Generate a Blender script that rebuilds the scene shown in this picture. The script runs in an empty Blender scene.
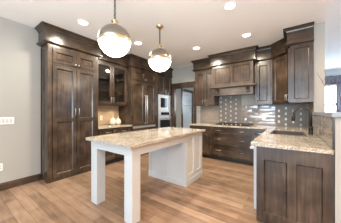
import bpy, bmesh, math, random
from mathutils import Vector, Matrix

C = bpy.context.scene.collection
SC = bpy.context.scene
R = math.radians
random.seed(7)

# ------------------------------------------------------------------ camera
CEIL = 2.79
cam_d = bpy.data.cameras.new('camera')
cam = bpy.data.objects.new('camera', cam_d)
C.objects.link(cam)
cam.location = (0, 0, 1.27)
cam.rotation_euler = (R(90), 0, R(35.9))
cam_d.sensor_fit = 'HORIZONTAL'
cam_d.sensor_width = 36
cam_d.lens = 36 * 165.2 / 341
cam_d.clip_start = 0.05
SC.camera = cam

# ------------------------------------------------------------------ world, light, exposure
w = bpy.data.worlds.new('sky')
SC.world = w
w.use_nodes = True
bg = w.node_tree.nodes['Background']
bg.inputs[0].default_value = (0.80, 0.90, 1.0, 1)
bg.inputs[1].default_value = 4.0
SC.view_settings.view_transform = 'Standard'
SC.view_settings.look = 'None'
SC.view_settings.gamma = 1
SC.view_settings.use_curve_mapping = False
SC.view_settings.exposure = 0.25
SC.cycles.use_denoising = True
SC.cycles.max_bounces = 10
SC.cycles.diffuse_bounces = 6
SC.cycles.sample_clamp_indirect = 6


def area(name, loc, rot, sx, sy, energy, color):
    l = bpy.data.lights.new(name, 'AREA')
    l.shape = 'RECTANGLE'
    l.size, l.size_y = sx, sy
    l.energy = energy
    l.color = color
    o = bpy.data.objects.new(name, l)
    o.location = loc
    o.rotation_euler = rot
    C.objects.link(o)
    return o


DAY = (0.58, 0.80, 1.0)
# daylight entering through the two windows of the wall behind the camera
area('daylight_rear_window', (-1.3, -5.97, 1.35), (R(-90), 0, R(180)), 2.2, 2.1, 175, DAY)
area('daylight_rear_window', (1.3, -5.97, 1.35), (R(-90), 0, R(180)), 2.6, 2.1, 60, DAY)
# daylight entering through the dining window in the far wall
area('daylight_dining_window', (1.45, 9.05, 1.5), (R(-90), 0, R(0)), 1.5, 1.5, 90, (0.58, 0.78, 1.0))
# daylight of the dining side (windows of the east wall)
area('daylight_east_window', (4.9, 5.2, 1.5), (R(90), 0, R(90)), 2.4, 1.7, 28, (0.55, 0.76, 1.0))
area('daylight_east_window', (4.9, 7.9, 1.5), (R(90), 0, R(90)), 1.6, 1.7, 60, (0.55, 0.76, 1.0))
# added fill light behind the camera, aimed up to brighten the ceiling
area('ceiling_fill', (0.4, -1.7, 1.0), (R(180), 0, 0), 2.4, 2.4, 270, (0.80, 0.93, 1.0))
# warm ceiling lamps of the living side, right of the camera
area('living_ceiling_lamp', (2.2, 0.9, 2.70), (0, 0, 0), 1.6, 2.6, 135, (1.0, 0.52, 0.17))
# hall beyond the doorway
area('daylight_hall_window', (-1.5, 7.85, 1.75), (R(-90), 0, 0), 1.4, 1.0, 36, (0.80, 0.90, 1.0))

WARM = (1.0, 0.91, 0.77)
CAN_W = 56
PEND_E = 15.0

# ------------------------------------------------------------------ materials


def mat(name, color, rough=0.5, metal=0.0, spec=0.5, noise=0.0, nscale=12.0):
    m = bpy.data.materials.new(name)
    m.use_nodes = True
    nt = m.node_tree
    b = nt.nodes['Principled BSDF']
    b.inputs['Base Color'].default_value = (*color, 1)
    b.inputs['Roughness'].default_value = rough
    b.inputs['Metallic'].default_value = metal
    b.inputs['Specular IOR Level'].default_value = spec
    if noise:
        tc = nt.nodes.new('ShaderNodeTexCoord')
        n = nt.nodes.new('ShaderNodeTexNoise')
        n.inputs['Scale'].default_value = nscale
        n.inputs['Detail'].default_value = 4
        nt.links.new(tc.outputs['Object'], n.inputs['Vector'])
        mr = nt.nodes.new('ShaderNodeMixRGB')
        mr.inputs[1].default_value = (*[c * (1 - noise) for c in color], 1)
        mr.inputs[2].default_value = (*[min(1, c * (1 + noise)) for c in color], 1)
        nt.links.new(n.outputs['Fac'], mr.inputs[0])
        nt.links.new(mr.outputs[0], b.inputs['Base Color'])
    return m


def ramp(nt, stops):
    r = nt.nodes.new('ShaderNodeValToRGB')
    e = r.color_ramp.elements
    while len(e) < len(stops):
        e.new(0.5)
    for i, (p, c) in enumerate(stops):
        e[i].position = p
        e[i].color = (*c, 1)
    return r


def wood_mat(name, dark, mid, light, rough=0.25, axis='Z'):
    m = bpy.data.materials.new(name)
    m.use_nodes = True
    nt = m.node_tree
    b = nt.nodes['Principled BSDF']
    tc = nt.nodes.new('ShaderNodeTexCoord')
    mp = nt.nodes.new('ShaderNodeMapping')
    mp.inputs['Scale'].default_value = {'Z': (30, 30, 1.8), 'X': (1.8, 30, 30), 'Y': (30, 1.8, 30)}[axis]
    nt.links.new(tc.outputs['Object'], mp.inputs['Vector'])
    n1 = nt.nodes.new('ShaderNodeTexNoise')
    n1.inputs['Scale'].default_value = 1.3
    n1.inputs['Detail'].default_value = 6
    n1.inputs['Distortion'].default_value = 0.6
    nt.links.new(mp.outputs[0], n1.inputs['Vector'])
    n2 = nt.nodes.new('ShaderNodeTexNoise')      # blotchy stain
    n2.inputs['Scale'].default_value = 3.2
    n2.inputs['Detail'].default_value = 3
    nt.links.new(tc.outputs['Object'], n2.inputs['Vector'])
    mx = nt.nodes.new('ShaderNodeMath')
    mx.operation = 'MULTIPLY_ADD'
    mx.inputs[1].default_value = 0.38
    nt.links.new(n1.outputs['Fac'], mx.inputs[0])
    m2 = nt.nodes.new('ShaderNodeMath')
    m2.operation = 'MULTIPLY'
    m2.inputs[1].default_value = 0.62
    nt.links.new(n2.outputs['Fac'], m2.inputs[0])
    nt.links.new(m2.outputs[0], mx.inputs[2])
    r = ramp(nt, [(0.32, dark), (0.5, mid), (0.68, light)])
    nt.links.new(mx.outputs[0], r.inputs[0])
    nt.links.new(r.outputs[0], b.inputs['Base Color'])
    b.inputs['Roughness'].default_value = rough
    b.inputs['Specular IOR Level'].default_value = 0.5
    bp = nt.nodes.new('ShaderNodeBump')
    bp.inputs['Strength'].default_value = 0.02
    bp.inputs['Distance'].default_value = 0.004
    nt.links.new(n1.outputs['Fac'], bp.inputs['Height'])
    nt.links.new(bp.outputs[0], b.inputs['Normal'])
    return m


def granite_mat(name):
    m = bpy.data.materials.new(name)
    m.use_nodes = True
    nt = m.node_tree
    b = nt.nodes['Principled BSDF']
    tc = nt.nodes.new('ShaderNodeTexCoord')
    n1 = nt.nodes.new('ShaderNodeTexNoise')
    n1.inputs['Scale'].default_value = 75
    n1.inputs['Detail'].default_value = 5
    n1.inputs['Roughness'].default_value = 0.7
    nt.links.new(tc.outputs['Object'], n1.inputs['Vector'])
    r1 = ramp(nt, [(0.34, (0.07, 0.065, 0.06)), (0.43, (0.29, 0.25, 0.20)), (0.50, (0.44, 0.39, 0.31)), (0.61, (0.68, 0.64, 0.56))])
    nt.links.new(n1.outputs['Fac'], r1.inputs[0])
    n2 = nt.nodes.new('ShaderNodeTexNoise')
    n2.inputs['Scale'].default_value = 6
    n2.inputs['Detail'].default_value = 3
    nt.links.new(tc.outputs['Object'], n2.inputs['Vector'])
    r2 = ramp(nt, [(0.38, (0.80, 0.73, 0.66)), (0.6, (1.0, 0.98, 0.95))])
    nt.links.new(n2.outputs['Fac'], r2.inputs[0])
    mu = nt.nodes.new('ShaderNodeMixRGB')
    mu.blend_type = 'MULTIPLY'
    mu.inputs[0].default_value = 1
    nt.links.new(r1.outputs[0], mu.inputs[1])
    nt.links.new(r2.outputs[0], mu.inputs[2])
    nt.links.new(mu.outputs[0], b.inputs['Base Color'])
    b.inputs['Roughness'].default_value = 0.09
    return m


def floor_mat(name):
    m = bpy.data.materials.new(name)
    m.use_nodes = True
    nt = m.node_tree
    b = nt.nodes['Principled BSDF']
    tc = nt.nodes.new('ShaderNodeTexCoord')
    br = nt.nodes.new('ShaderNodeTexBrick')
    br.offset = 0.37
    br.offset_frequency = 2
    br.inputs['Color1'].default_value = (0.0, 0.0, 0.0, 1)
    br.inputs['Color2'].default_value = (1, 1, 1, 1)
    br.inputs['Mortar'].default_value = (0.5, 0.5, 0.5, 1)
    br.inputs['Scale'].default_value = 1
    br.inputs['Mortar Size'].default_value = 0.0022
    br.inputs['Mortar Smooth'].default_value = 0.2
    br.inputs['Brick Width'].default_value = 1.35
    br.inputs['Row Height'].default_value = 0.127
    nt.links.new(tc.outputs['Object'], br.inputs['Vector'])
    mp = nt.nodes.new('ShaderNodeMapping')
    mp.inputs['Scale'].default_value = (1.4, 13, 1)
    nt.links.new(tc.outputs['Object'], mp.inputs['Vector'])
    n = nt.nodes.new('ShaderNodeTexNoise')
    n.inputs['Scale'].default_value = 1.6
    n.inputs['Detail'].default_value = 6
    n.inputs['Distortion'].default_value = 0.8
    nt.links.new(mp.outputs[0], n.inputs['Vector'])
    n2 = nt.nodes.new('ShaderNodeTexNoise')
    n2.inputs['Scale'].default_value = 5
    n2.inputs['Detail'].default_value = 3
    nt.links.new(tc.outputs['Object'], n2.inputs['Vector'])
    a = nt.nodes.new('ShaderNodeMath')
    a.operation = 'MULTIPLY_ADD'
    a.inputs[1].default_value = 0.22
    nt.links.new(br.outputs['Color'], a.inputs[0])
    a2 = nt.nodes.new('ShaderNodeMath')
    a2.operation = 'MULTIPLY_ADD'
    a2.inputs[1].default_value = 0.42
    nt.links.new(n.outputs['Fac'], a2.inputs[0])
    a3 = nt.nodes.new('ShaderNodeMath')
    a3.operation = 'MULTIPLY'
    a3.inputs[1].default_value = 0.28
    nt.links.new(n2.outputs['Fac'], a3.inputs[0])
    nt.links.new(a3.outputs[0], a2.inputs[2])
    nt.links.new(a2.outputs[0], a.inputs[2])
    r = ramp(nt, [(0.27, (0.14, 0.082, 0.049)), (0.48, (0.315, 0.196, 0.121)), (0.73, (0.47, 0.315, 0.208))])
    nt.links.new(a.outputs[0], r.inputs[0])
    mo = nt.nodes.new('ShaderNodeMixRGB')
    mo.inputs[2].default_value = (0.11, 0.055, 0.03, 1)
    nt.links.new(br.outputs['Fac'], mo.inputs[0])
    nt.links.new(r.outputs[0], mo.inputs[1])
    nt.links.new(mo.outputs[0], b.inputs['Base Color'])
    b.inputs['Roughness'].default_value = 0.42
    bp = nt.nodes.new('ShaderNodeBump')
    bp.inputs['Strength'].default_value = 0.12
    bp.inputs['Distance'].default_value = 0.004
    nt.links.new(a.outputs[0], bp.inputs['Height'])
    nt.links.new(bp.outputs[0], b.inputs['Normal'])
    return m


def emit_mat(name, color, strength):
    m = bpy.data.materials.new(name)
    m.use_nodes = True
    b = m.node_tree.nodes['Principled BSDF']
    b.inputs['Base Color'].default_value = (0.9, 0.88, 0.84, 1)
    b.inputs['Roughness'].default_value = 0.3
    b.inputs['Emission Color'].default_value = (*color, 1)
    b.inputs['Emission Strength'].default_value = strength
    return m


def glass_mat(name, tint=(1, 1, 1), refl=0.12):
    m = bpy.data.materials.new(name)
    m.use_nodes = True
    nt = m.node_tree
    for n in list(nt.nodes):
        if n.type == 'BSDF_PRINCIPLED':
            nt.nodes.remove(n)
    out = nt.nodes['Material Output']
    t = nt.nodes.new('ShaderNodeBsdfTransparent')
    t.inputs[0].default_value = (*tint, 1)
    g = nt.nodes.new('ShaderNodeBsdfGlossy')
    g.inputs['Roughness'].default_value = 0.03
    mx = nt.nodes.new('ShaderNodeMixShader')
    mx.inputs[0].default_value = refl
    nt.links.new(t.outputs[0], mx.inputs[1])
    nt.links.new(g.outputs[0], mx.inputs[2])
    nt.links.new(mx.outputs[0], out.inputs[0])
    return m


M = {}
M['wood'] = wood_mat('stained_alder', (0.018, 0.011, 0.007), (0.050, 0.0315, 0.020), (0.110, 0.071, 0.045))
M['wood_h'] = wood_mat('stained_alder_across', (0.018, 0.011, 0.007), (0.050, 0.0315, 0.020), (0.110, 0.071, 0.045), axis='Y')
M['wood_x'] = wood_mat('stained_alder_along', (0.018, 0.011, 0.007), (0.050, 0.0315, 0.020), (0.110, 0.071, 0.045), axis='X')
M['inside'] = mat('cabinet_interior', (0.06, 0.045, 0.036), 0.55, noise=0.2)
M['toe'] = mat('toe_kick_black', (0.03, 0.022, 0.018), 0.6)
M['wall'] = mat('wall_paint', (0.385, 0.368, 0.336), 0.75, noise=0.015, nscale=3)
M['wall_grey'] = mat('wall_paint_grey', (0.62, 0.63, 0.64), 0.75, noise=0.015, nscale=3)
M['ceil'] = mat('ceiling_paint', (0.89, 0.88, 0.865), 0.85, noise=0.015, nscale=2)
M['white'] = mat('white_cabinet_paint', (0.55, 0.555, 0.55), 0.35)
M['whitetrim'] = mat('white_plastic', (0.82, 0.80, 0.76), 0.35)
M['floor'] = floor_mat('hardwood_planks')
M['granite'] = granite_mat('speckled_granite')
M['steel'] = mat('stainless_steel', (0.56, 0.55, 0.54), 0.40, 0.75)
M['pewter'] = mat('brushed_pewter', (0.31, 0.275, 0.24), 0.33, 1.0, noise=0.08, nscale=20)
M['brass'] = mat('aged_brass', (0.72, 0.54, 0.30), 0.28, 1.0)
M['bronze'] = mat('dark_bronze', (0.045, 0.038, 0.034), 0.3, 0.8)
M['nickel'] = mat('pewter_pull', (0.45, 0.43, 0.41), 0.35, 1.0)
M['black'] = mat('black_cast_iron', (0.018, 0.018, 0.018), 0.4)
M['blackglass'] = mat('black_glass', (0.015, 0.017, 0.02), 0.06)
M['ceramic'] = mat('cream_ceramic', (0.74, 0.66, 0.55), 0.4, noise=0.05)
M['tile'] = mat('grey_glazed_tile', (0.25, 0.21, 0.175), 0.13, spec=0.8, noise=0.12, nscale=9)
M['tile_grey'] = mat('grey_satin_tile', (0.19, 0.160, 0.132), 0.42, spec=0.35, noise=0.06, nscale=9)
M['corbel'] = mat('ebony_stained_corbel', (0.022, 0.016, 0.012), 0.35)
M['inlay'] = mat('white_glass_inlay', (0.55, 0.56, 0.57), 0.12)
M['tile_tan'] = mat('tan_stone_tile', (0.46, 0.37, 0.27), 0.4, noise=0.15, nscale=12)
M['grout'] = mat('grout', (0.24, 0.205, 0.175), 0.8)
M['sinkmat'] = mat('dark_composite_sink', (0.085, 0.062, 0.050), 0.45, noise=0.15, nscale=60)
M['globe'] = emit_mat('opal_glass_lit', (1.0, 0.93, 0.82), PEND_E)
M['canlens'] = emit_mat('can_light_lens', (1.0, 0.95, 0.88), 14)
M['puck'] = emit_mat('puck_lens', (1.0, 0.82, 0.6), 6)
M['glass'] = glass_mat('clear_pane')
M['cabglass'] = glass_mat('cabinet_glass', (0.82, 0.82, 0.82), 0.10)
M['doorglass'] = mat('frosted_door_panel', (0.62, 0.68, 0.72), 0.25, noise=0.05, nscale=4)
M['fabric'] = mat('grey_curtain_cloth', (0.20, 0.20, 0.23), 0.9, noise=0.45, nscale=22)
M['twig'] = mat('dry_twig', (0.10, 0.075, 0.07), 0.8, noise=0.3)
M['stone'] = mat('half_wall_cap_paint', (0.22, 0.235, 0.26), 0.3, noise=0.04)
M['vase'] = mat('grey_floor_vase', (0.32, 0.30, 0.29), 0.4, noise=0.1)

# ------------------------------------------------------------------ mesh helpers


class MB:
    def __init__(s):
        s.bm = bmesh.new()

    def hexa(s, pts):
        v = [s.bm.verts.new(p) for p in pts]
        for f in ((0, 1, 2, 3), (7, 6, 5, 4), (0, 4, 5, 1), (1, 5, 6, 2), (2, 6, 7, 3), (3, 7, 4, 0)):
            s.bm.faces.new([v[i] for i in f])
        return s

    def box(s, x0, x1, y0, y1, z0, z1):
        return s.hexa([(x0, y0, z0), (x1, y0, z0), (x1, y1, z0), (x0, y1, z0), (x0, y0, z1), (x1, y0, z1), (x1, y1, z1), (x0, y1, z1)])

    def fbox(s, fr, a0, a1, b0, b1, z0, z1):
        p = [fr.p(a, b, z) for z in (z0, z1) for a, b in ((a0, b0), (a1, b0), (a1, b1), (a0, b1))]
        return s.hexa(p)

    def quad(s, pts):
        s.bm.faces.new([s.bm.verts.new(p) for p in pts])
        return s

    def tube(s, path, r, n=8, caps=True):
        path = [Vector(p) for p in path]
        rad = r if isinstance(r, (list, tuple)) else [r] * len(path)
        rings = []
        up = None
        for i, p in enumerate(path):
            d = (path[min(i + 1, len(path) - 1)] - path[max(i - 1, 0)]).normalized()
            if up is None:
                up = Vector((0, 0, 1)) if abs(d.z) < 0.9 else Vector((1, 0, 0))
            e1 = d.cross(up).normalized()
            e2 = e1.cross(d).normalized()
            up = e2
            rings.append([s.bm.verts.new(p + (e1 * math.cos(t) + e2 * math.sin(t)) * rad[i]) for t in (2 * math.pi * k / n for k in range(n))])
        for a, b in zip(rings, rings[1:]):
            for k in range(n):
                f = s.bm.faces.new((a[k], a[(k + 1) % n], b[(k + 1) % n], b[k]))
                f.smooth = True
        if caps:
            s.bm.faces.new(rings[0][::-1])
            s.bm.faces.new(rings[-1])
        return s

    def lathe(s, c, prof, n=24, smooth=True):
        rings = []
        for r, z in prof:
            if r < 1e-5:
                rings.append([s.bm.verts.new((c[0], c[1], c[2] + z))])
            else:
                rings.append([s.bm.verts.new((c[0] + r * math.cos(2 * math.pi * k / n), c[1] + r * math.sin(2 * math.pi * k / n), c[2] + z)) for k in range(n)])
        for a, b in zip(rings, rings[1:]):
            if len(a) == 1 and len(b) == 1:
                continue
            for k in range(n):
                k2 = (k + 1) % n
                if len(a) == 1:
                    f = s.bm.faces.new((a[0], b[k2], b[k]))
                elif len(b) == 1:
                    f = s.bm.faces.new((a[k], a[k2], b[0]))
                else:
                    f = s.bm.faces.new((a[k], a[k2], b[k2], b[k]))
                f.smooth = smooth
        return s

    def sweep(s, path, prof, pre=None, post=None):
        """moulding: closed profile (offset, z) swept along a plan path, outward = right of travel"""
        P = [Vector(p) for p in path]
        n = len(P)
        ext = ([Vector(pre)] if pre else [P[0] * 2 - P[1]]) + P + ([Vector(post)] if post else [P[-1] * 2 - P[-2]])
        rings = []
        for i in range(n):
            t0 = (ext[i + 1] - ext[i]).normalized()
            t1 = (ext[i + 2] - ext[i + 1]).normalized()
            n0, n1 = Vector((t0.y, -t0.x)), Vector((t1.y, -t1.x))
            mv = (n0 + n1)
            mv = mv / max(0.2, mv.dot(n1))
            rings.append([s.bm.verts.new((P[i].x + mv.x * o, P[i].y + mv.y * o, z)) for o, z in prof])
        k = len(prof)
        for a, b in zip(rings, rings[1:]):
            for j in range(k):
                s.bm.faces.new((a[j], a[(j + 1) % k], b[(j + 1) % k], b[j]))
        s.bm.faces.new(rings[0])
        s.bm.faces.new(rings[-1][::-1])
        return s

    def slab(s, xs, ys, keep, z0, z1):
        V = {}

        def v(i, j, z):
            if (i, j, z) not in V:
                V[(i, j, z)] = s.bm.verts.new((xs[i], ys[j], z))
            return V[(i, j, z)]
        nx, ny = len(xs) - 1, len(ys) - 1
        K = [[keep(i, j) for j in range(ny)] for i in range(nx)]

        def has(i, j):
            return 0 <= i < nx and 0 <= j < ny and K[i][j]
        for i in range(nx):
            for j in range(ny):
                if not K[i][j]:
                    continue
                q = [(i, j), (i + 1, j), (i + 1, j + 1), (i, j + 1)]
                s.bm.faces.new([v(a, b, z1) for a, b in q])
                s.bm.faces.new([v(a, b, z0) for a, b in q[::-1]])
                for k, nb in enumerate(((i, j - 1), (i + 1, j), (i, j + 1), (i - 1, j))):
                    if not has(*nb):
                        a, b = q[k], q[(k + 1) % 4]
                        s.bm.faces.new((v(*a, z0), v(*b, z0), v(*b, z1), v(*a, z1)))
        return s


class Frame:
    """a = along the face to the viewer's right, b = out of the face, z up"""

    def __init__(s, ox, oy, tx, ty):
        l = math.hypot(tx, ty)
        s.o = (ox, oy)
        s.t = (tx / l, ty / l)
        s.n = (s.t[1], -s.t[0])

    def p(s, a, b, z):
        return (s.o[0] + a * s.t[0] + b * s.n[0], s.o[1] + a * s.t[1] + b * s.n[1], z)


ORG = {}


def obj(name, mb, m, parent=None, bevel=0.0, recalc=True):
    me = bpy.data.meshes.new(name)
    bm = mb.bm
    if recalc:
        bmesh.ops.recalc_face_normals(bm, faces=bm.faces)
    org = Vector((0, 0, 0))
    if parent is not None:
        org = ORG[parent.name]
        bmesh.ops.translate(bm, verts=bm.verts, vec=-org)
    bm.to_mesh(me)
    bm.free()
    me.materials.append(M[m] if isinstance(m, str) else m)
    o = bpy.data.objects.new(name, me)
    C.objects.link(o)
    if parent is not None:
        o.parent = parent
    ORG[o.name] = org
    if bevel:
        md = o.modifiers.new('bevel', 'BEVEL')
        md.width = bevel
        md.segments = 2
        md.limit_method = 'ANGLE'
        md.angle_limit = R(40)
    return o


def tag(o, label, cat, group=None):
    o['label'] = label
    o['category'] = cat
    if group:
        o['group'] = group
    return o


def thing(name, loc, label, cat, group=None):
    o = bpy.data.objects.new(name, None)
    o.empty_display_size = 0.1
    o.location = loc
    C.objects.link(o)
    ORG[o.name] = Vector(loc)
    return tag(o, label, cat, group)


def struct(name, mb, m, label=None, bevel=0.0, cat=None):
    o = obj(name, mb, m, None, bevel)
    o['kind'] = 'structure'
    if label:
        o['label'] = label
    if cat:
        o['category'] = cat
    return o


def copy_tree(o, parent=None):
    c = o.copy()
    C.objects.link(c)
    ORG[c.name] = Vector(o.location) if parent is None else ORG[parent.name]
    if parent is not None:
        c.parent = parent
    for ch in list(o.children):
        copy_tree(ch, c)
    return c


# ---- joinery
def door_mb(fr, a0, a1, z0, z1, b0=0.0, t=0.030, st=0.062, splits=(), slope=0.017, vsplits=(), glass=False, rt=None, rb=None):
    """five-piece door: stiles, rails and recessed panels with a sloped bead"""
    mb = MB()
    rt, rb = rt or st, rb or st
    zs = [z0 + rb] + [q for z in splits for q in (z - st / 2, z + st / 2)] + [z1 - rt]
    as_ = [a0 + st] + [q for a in vsplits for q in (a - st / 2, a + st / 2)] + [a1 - st]
    b1 = b0 + t
    mb.fbox(fr, a0, a0 + st, b0, b1, z0, z1)
    mb.fbox(fr, a1 - st, a1, b0, b1, z0, z1)
    mb.fbox(fr, a0 + st, a1 - st, b0, b1, z0, z0 + rb)
    mb.fbox(fr, a0 + st, a1 - st, b0, b1, z1 - rt, z1)
    for z in splits:
        mb.fbox(fr, a0 + st, a1 - st, b0, b1, z - st / 2, z + st / 2)
    for i in range(0, len(zs), 2):
        for a in vsplits:
            mb.fbox(fr, a - st / 2, a + st / 2, b0, b1, zs[i], zs[i + 1])
        if glass:
            continue
        for j in range(0, len(as_), 2):
            A0, A1, Z0, Z1 = as_[j], as_[j + 1], zs[i], zs[i + 1]
            bp = b0 + t * 0.2
            o = [(A0, Z0), (A1, Z0), (A1, Z1), (A0, Z1)]
            q = [(A0 + slope, Z0 + slope), (A1 - slope, Z0 + slope), (A1 - slope, Z1 - slope), (A0 + slope, Z1 - slope)]
            for k in range(4):
                k2 = (k + 1) % 4
                bt = b1 - 0.003
                mb.hexa([fr.p(o[k][0], b0, o[k][1]), fr.p(o[k2][0], b0, o[k2][1]), fr.p(q[k2][0], b0, q[k2][1]), fr.p(q[k][0], b0, q[k][1]),
                         fr.p(o[k][0], bt, o[k][1]), fr.p(o[k2][0], bt, o[k2][1]), fr.p(q[k2][0], bp, q[k2][1]), fr.p(q[k][0], bp, q[k][1])])
            mb.fbox(fr, A0 + slope, A1 - slope, b0, bp, Z0 + slope, Z1 - slope)
    return mb


def pull(fr, a, z, L, parent, m='nickel', vertical=True, r=0.0075, off=0.03, b0=0.029, name='handle'):
    mb = MB()
    h = L / 2
    if vertical:
        pts = [(a, b0, z - h), (a, b0 + off, z - h + 0.006), (a, b0 + off, z + h - 0.006), (a, b0, z + h)]
    else:
        pts = [(a - h, b0, z), (a - h + 0.006, b0 + off, z), (a + h - 0.006, b0 + off, z), (a + h, b0, z)]
    mb.tube([fr.p(*pts[0]), fr.p(*pts[1])], r * 0.9)
    mb.tube([fr.p(*pts[2]), fr.p(*pts[3])], r * 0.9)
    d = 0.012
    if vertical:
        mb.tube([fr.p(a, b0 + off, z - h - d), fr.p(a, b0 + off, z + h + d)], r)
    else:
        mb.tube([fr.p(a - h - d, b0 + off, z), fr.p(a + h + d, b0 + off, z)], r)
    return obj(name, mb, m, parent)


def knob(fr, a, z, parent, m='nickel', b0=0.029):
    mb = MB()
    mb.tube([fr.p(a, b0, z), fr.p(a, b0 + 0.012, z), fr.p(a, b0 + 0.016, z), fr.p(a, b0 + 0.026, z), fr.p(a, b0 + 0.03, z)], [0.006, 0.006, 0.013, 0.014, 0.008], 10)
    return obj('knob', mb, m, parent)


def door(fr, a0, a1, z0, z1, parent, hnd=None, m='wood', name='door', **kw):
    a0, a1, z0, z1 = a0 + 0.003, a1 - 0.003, z0 + 0.003, z1 - 0.003
    d = obj(name, door_mb(fr, a0, a1, z0, z1, **kw), m, parent)
    if hnd:
        kind, a, z, L = hnd
        if kind == 'v':
            pull(fr, a, z, L, d)
        elif kind == 'h':
            pull(fr, a, z, L, d, vertical=False)
        else:
            knob(fr, a, z, d)
    return d


CROWN = [(-0.02, 2.474), (0.030, 2.474), (0.078, 2.495), (0.078, 2.513), (0.045, 2.526), (0.045, 2.712), (0.056, 2.720), (0.062, 2.738), (0.094, 2.770), (0.104, 2.774), (0.104, 2.788), (-0.02, 2.788)]


def crown(path, parent, m='wood_h', **kw):
    return obj('crown_moulding', MB().sweep(path, CROWN, **kw), m, parent)


# ================================================================== SETTING
XL = -3.76        # left wall near the camera
XA = -4.02        # left wall behind the cabinets
XP = -3.47        # front plane of the tall cabinets
YB = 4.85         # kitchen back wall
XR = 0.335        # right wall, kitchen side
YE = 9.2          # dining far wall

struct('floor', MB().box(-4.3, 5.1, -6.1, 9.4, -0.1, 0.0), 'floor', 'warm brown hardwood plank floor', cat='floor')
mb = MB()
mb.box(-4.3, 0.478, -6.1, 9.4, CEIL, CEIL + 0.35)
mb.box(0.478, 5.1, -6.1, 9.4, 2.95, CEIL + 0.35)
struct('ceiling', mb, 'ceil', 'smooth off white ceiling with a raised dining part', cat='ceiling')
mb = MB()
mb.box(-4.3, XL, -6.1, 1.075, 0, CEIL)
mb.box(-4.3, XA, 1.075, YB + 0.12, 0, CEIL)
struct('wall_left', mb, 'wall', 'pale cream painted wall left of the pantry', cat='wall')
mb = MB()
DX0, DX1, DZ = -3.36, -2.555, 2.10
mb.box(XA, DX0, YB, YB + 0.12, 0, CEIL)
mb.box(DX0, DX1, YB, YB + 0.12, DZ, CEIL)
mb.box(DX1, XR, YB, YB + 0.12, 0, CEIL)
struct('wall_back', mb, 'wall', 'pale cream kitchen back wall with the doorway', cat='wall')
mb = MB()
mb.box(XR, 0.478, 3.8, YE, 0, CEIL)
struct('wall_right', mb, 'wall', 'white wall end standing on the half wall', cat='wall')
struct('wall_half', MB().box(XR, 0.478, 2.115, 3.795, 0, 1.213), 'wall', 'white half wall behind the sink counter', cat='wall')
struct('trim_1', MB().box(0.305, 0.53, 2.085, 3.798, 1.2155, 1.262), 'stone', 'grey white cap along the half wall', 0.006, 'trim')
# far dining wall with window opening
WX0, WX1, WZ0, WZ1 = 0.95, 1.98, 0.75, 2.36
mb = MB()
mb.box(0.478, WX0, YE, YE + 0.15, 0, 2.95)
mb.box(WX1, 5.1, YE, YE + 0.15, 0, 2.95)
mb.box(WX0, WX1, YE, YE + 0.15, 0, WZ0)
mb.box(WX0, WX1, YE, YE + 0.15, WZ1, 2.95)
struct('wall_far', mb, 'wall_grey', 'grey dining wall around the bright window', cat='wall')
wf = MB()
for x0, x1, z0, z1 in ((WX0, WX0 + 0.05, WZ0, WZ1), (WX1 - 0.05, WX1, WZ0, WZ1), (WX0 + 0.05, WX1 - 0.05, WZ0, WZ0 + 0.05), (WX0 + 0.05, WX1 - 0.05, WZ1 - 0.05, WZ1), (WX0 + 0.05, WX1 - 0.05, 1.52, 1.56)):
    wf.box(x0, x1, YE + 0.03, YE + 0.09, z0, z1)
w1 = struct('window_1', wf, 'whitetrim', 'bright daylit dining window', cat='window')
obj('pane', MB().box(WX0 + 0.05, WX1 - 0.05, YE + 0.055, YE + 0.062, WZ0 + 0.05, WZ1 - 0.05), 'glass', w1)
# east wall, rear wall with two windows (behind the camera)
struct('wall_east', MB().box(5.0, 5.15, -6.1, YE + 0.15, 0, 2.95), 'wall_grey', cat='wall')
mb = MB()
xs = [-4.3, -2.4, -0.2, 0.0, 2.6, 5.0]
for i in range(5):
    if i in (1, 3):
        mb.box(xs[i], xs[i + 1], -6.1, -5.98, 0, 0.3)
        mb.box(xs[i], xs[i + 1], -6.1, -5.98, 2.4, CEIL)
    else:
        mb.box(xs[i], xs[i + 1], -6.1, -5.98, 0, CEIL)
struct('wall_rear', mb, 'wall', cat='wall')
# hall beyond the doorway
XH = -3.46
mb = MB()
HY0, HY1 = 5.60, 6.36
mb.box(XH - 0.12, XH, YB + 0.12, HY0, 0, CEIL)
mb.box(XH - 0.12, XH, HY0, HY1, 2.06, CEIL)
mb.box(XH - 0.12, XH, HY1, 8.0, 0, CEIL)
struct('wall_hall_left', mb, 'wall', 'hall wall seen through the doorway', cat='wall')
struct('wall_hall_far', MB().box(XH, 0.33, 7.9, 8.0, 0, CEIL), 'wall', cat='wall')
d1 = struct('door_1', door_mb(Frame(XH - 0.045, HY0, 0, 1), 0.012, HY1 - HY0 - 0.012, 0.01, 2.05, t=0.035, st=0.10, splits=(1.58,)), 'doorglass', 'pale blue grey hall door with dark casing', cat='door')
fh = Frame(XH, HY0, 0, 1)
mb = MB()
mb.fbox(fh, -0.09, 0.0, 0.001, 0.022, 0, 2.06)
mb.fbox(fh, HY1 - HY0, HY1 - HY0 + 0.09, 0.001, 0.022, 0, 2.06)
mb.fbox(fh, -0.10, HY1 - HY0 + 0.10, 0.001, 0.026, 2.06, 2.17)
struct('trim_2', mb, 'wood', 'dark wood casing of the hall door', cat='trim')
fh = Frame(DX0, YB, 1, 0)
mb = MB()
W = DX1 - DX0
mb.fbox(fh, -0.085, 0.0, 0.001, 0.02, 0, DZ)
mb.fbox(fh, W, W + 0.09, 0.001, 0.02, 0, DZ)
mb.fbox(fh, -0.085, W + 0.10, 0.001, 0.026, DZ, DZ + 0.14)
mb.fbox(fh, -0.085, W + 0.11, 0.001, 0.036, DZ + 0.14, DZ + 0.158)
mb.fbox(fh, 0.0, 0.02, -0.119, 0.0, 0, DZ)
mb.fbox(fh, W - 0.02, W, -0.119, 0.0, 0, DZ)
mb.fbox(fh, 0.02, W - 0.02, -0.119, 0.0, DZ - 0.02, DZ)
struct('trim_3', mb, 'wood', 'dark wood casing around the doorway', cat='trim')
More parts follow.
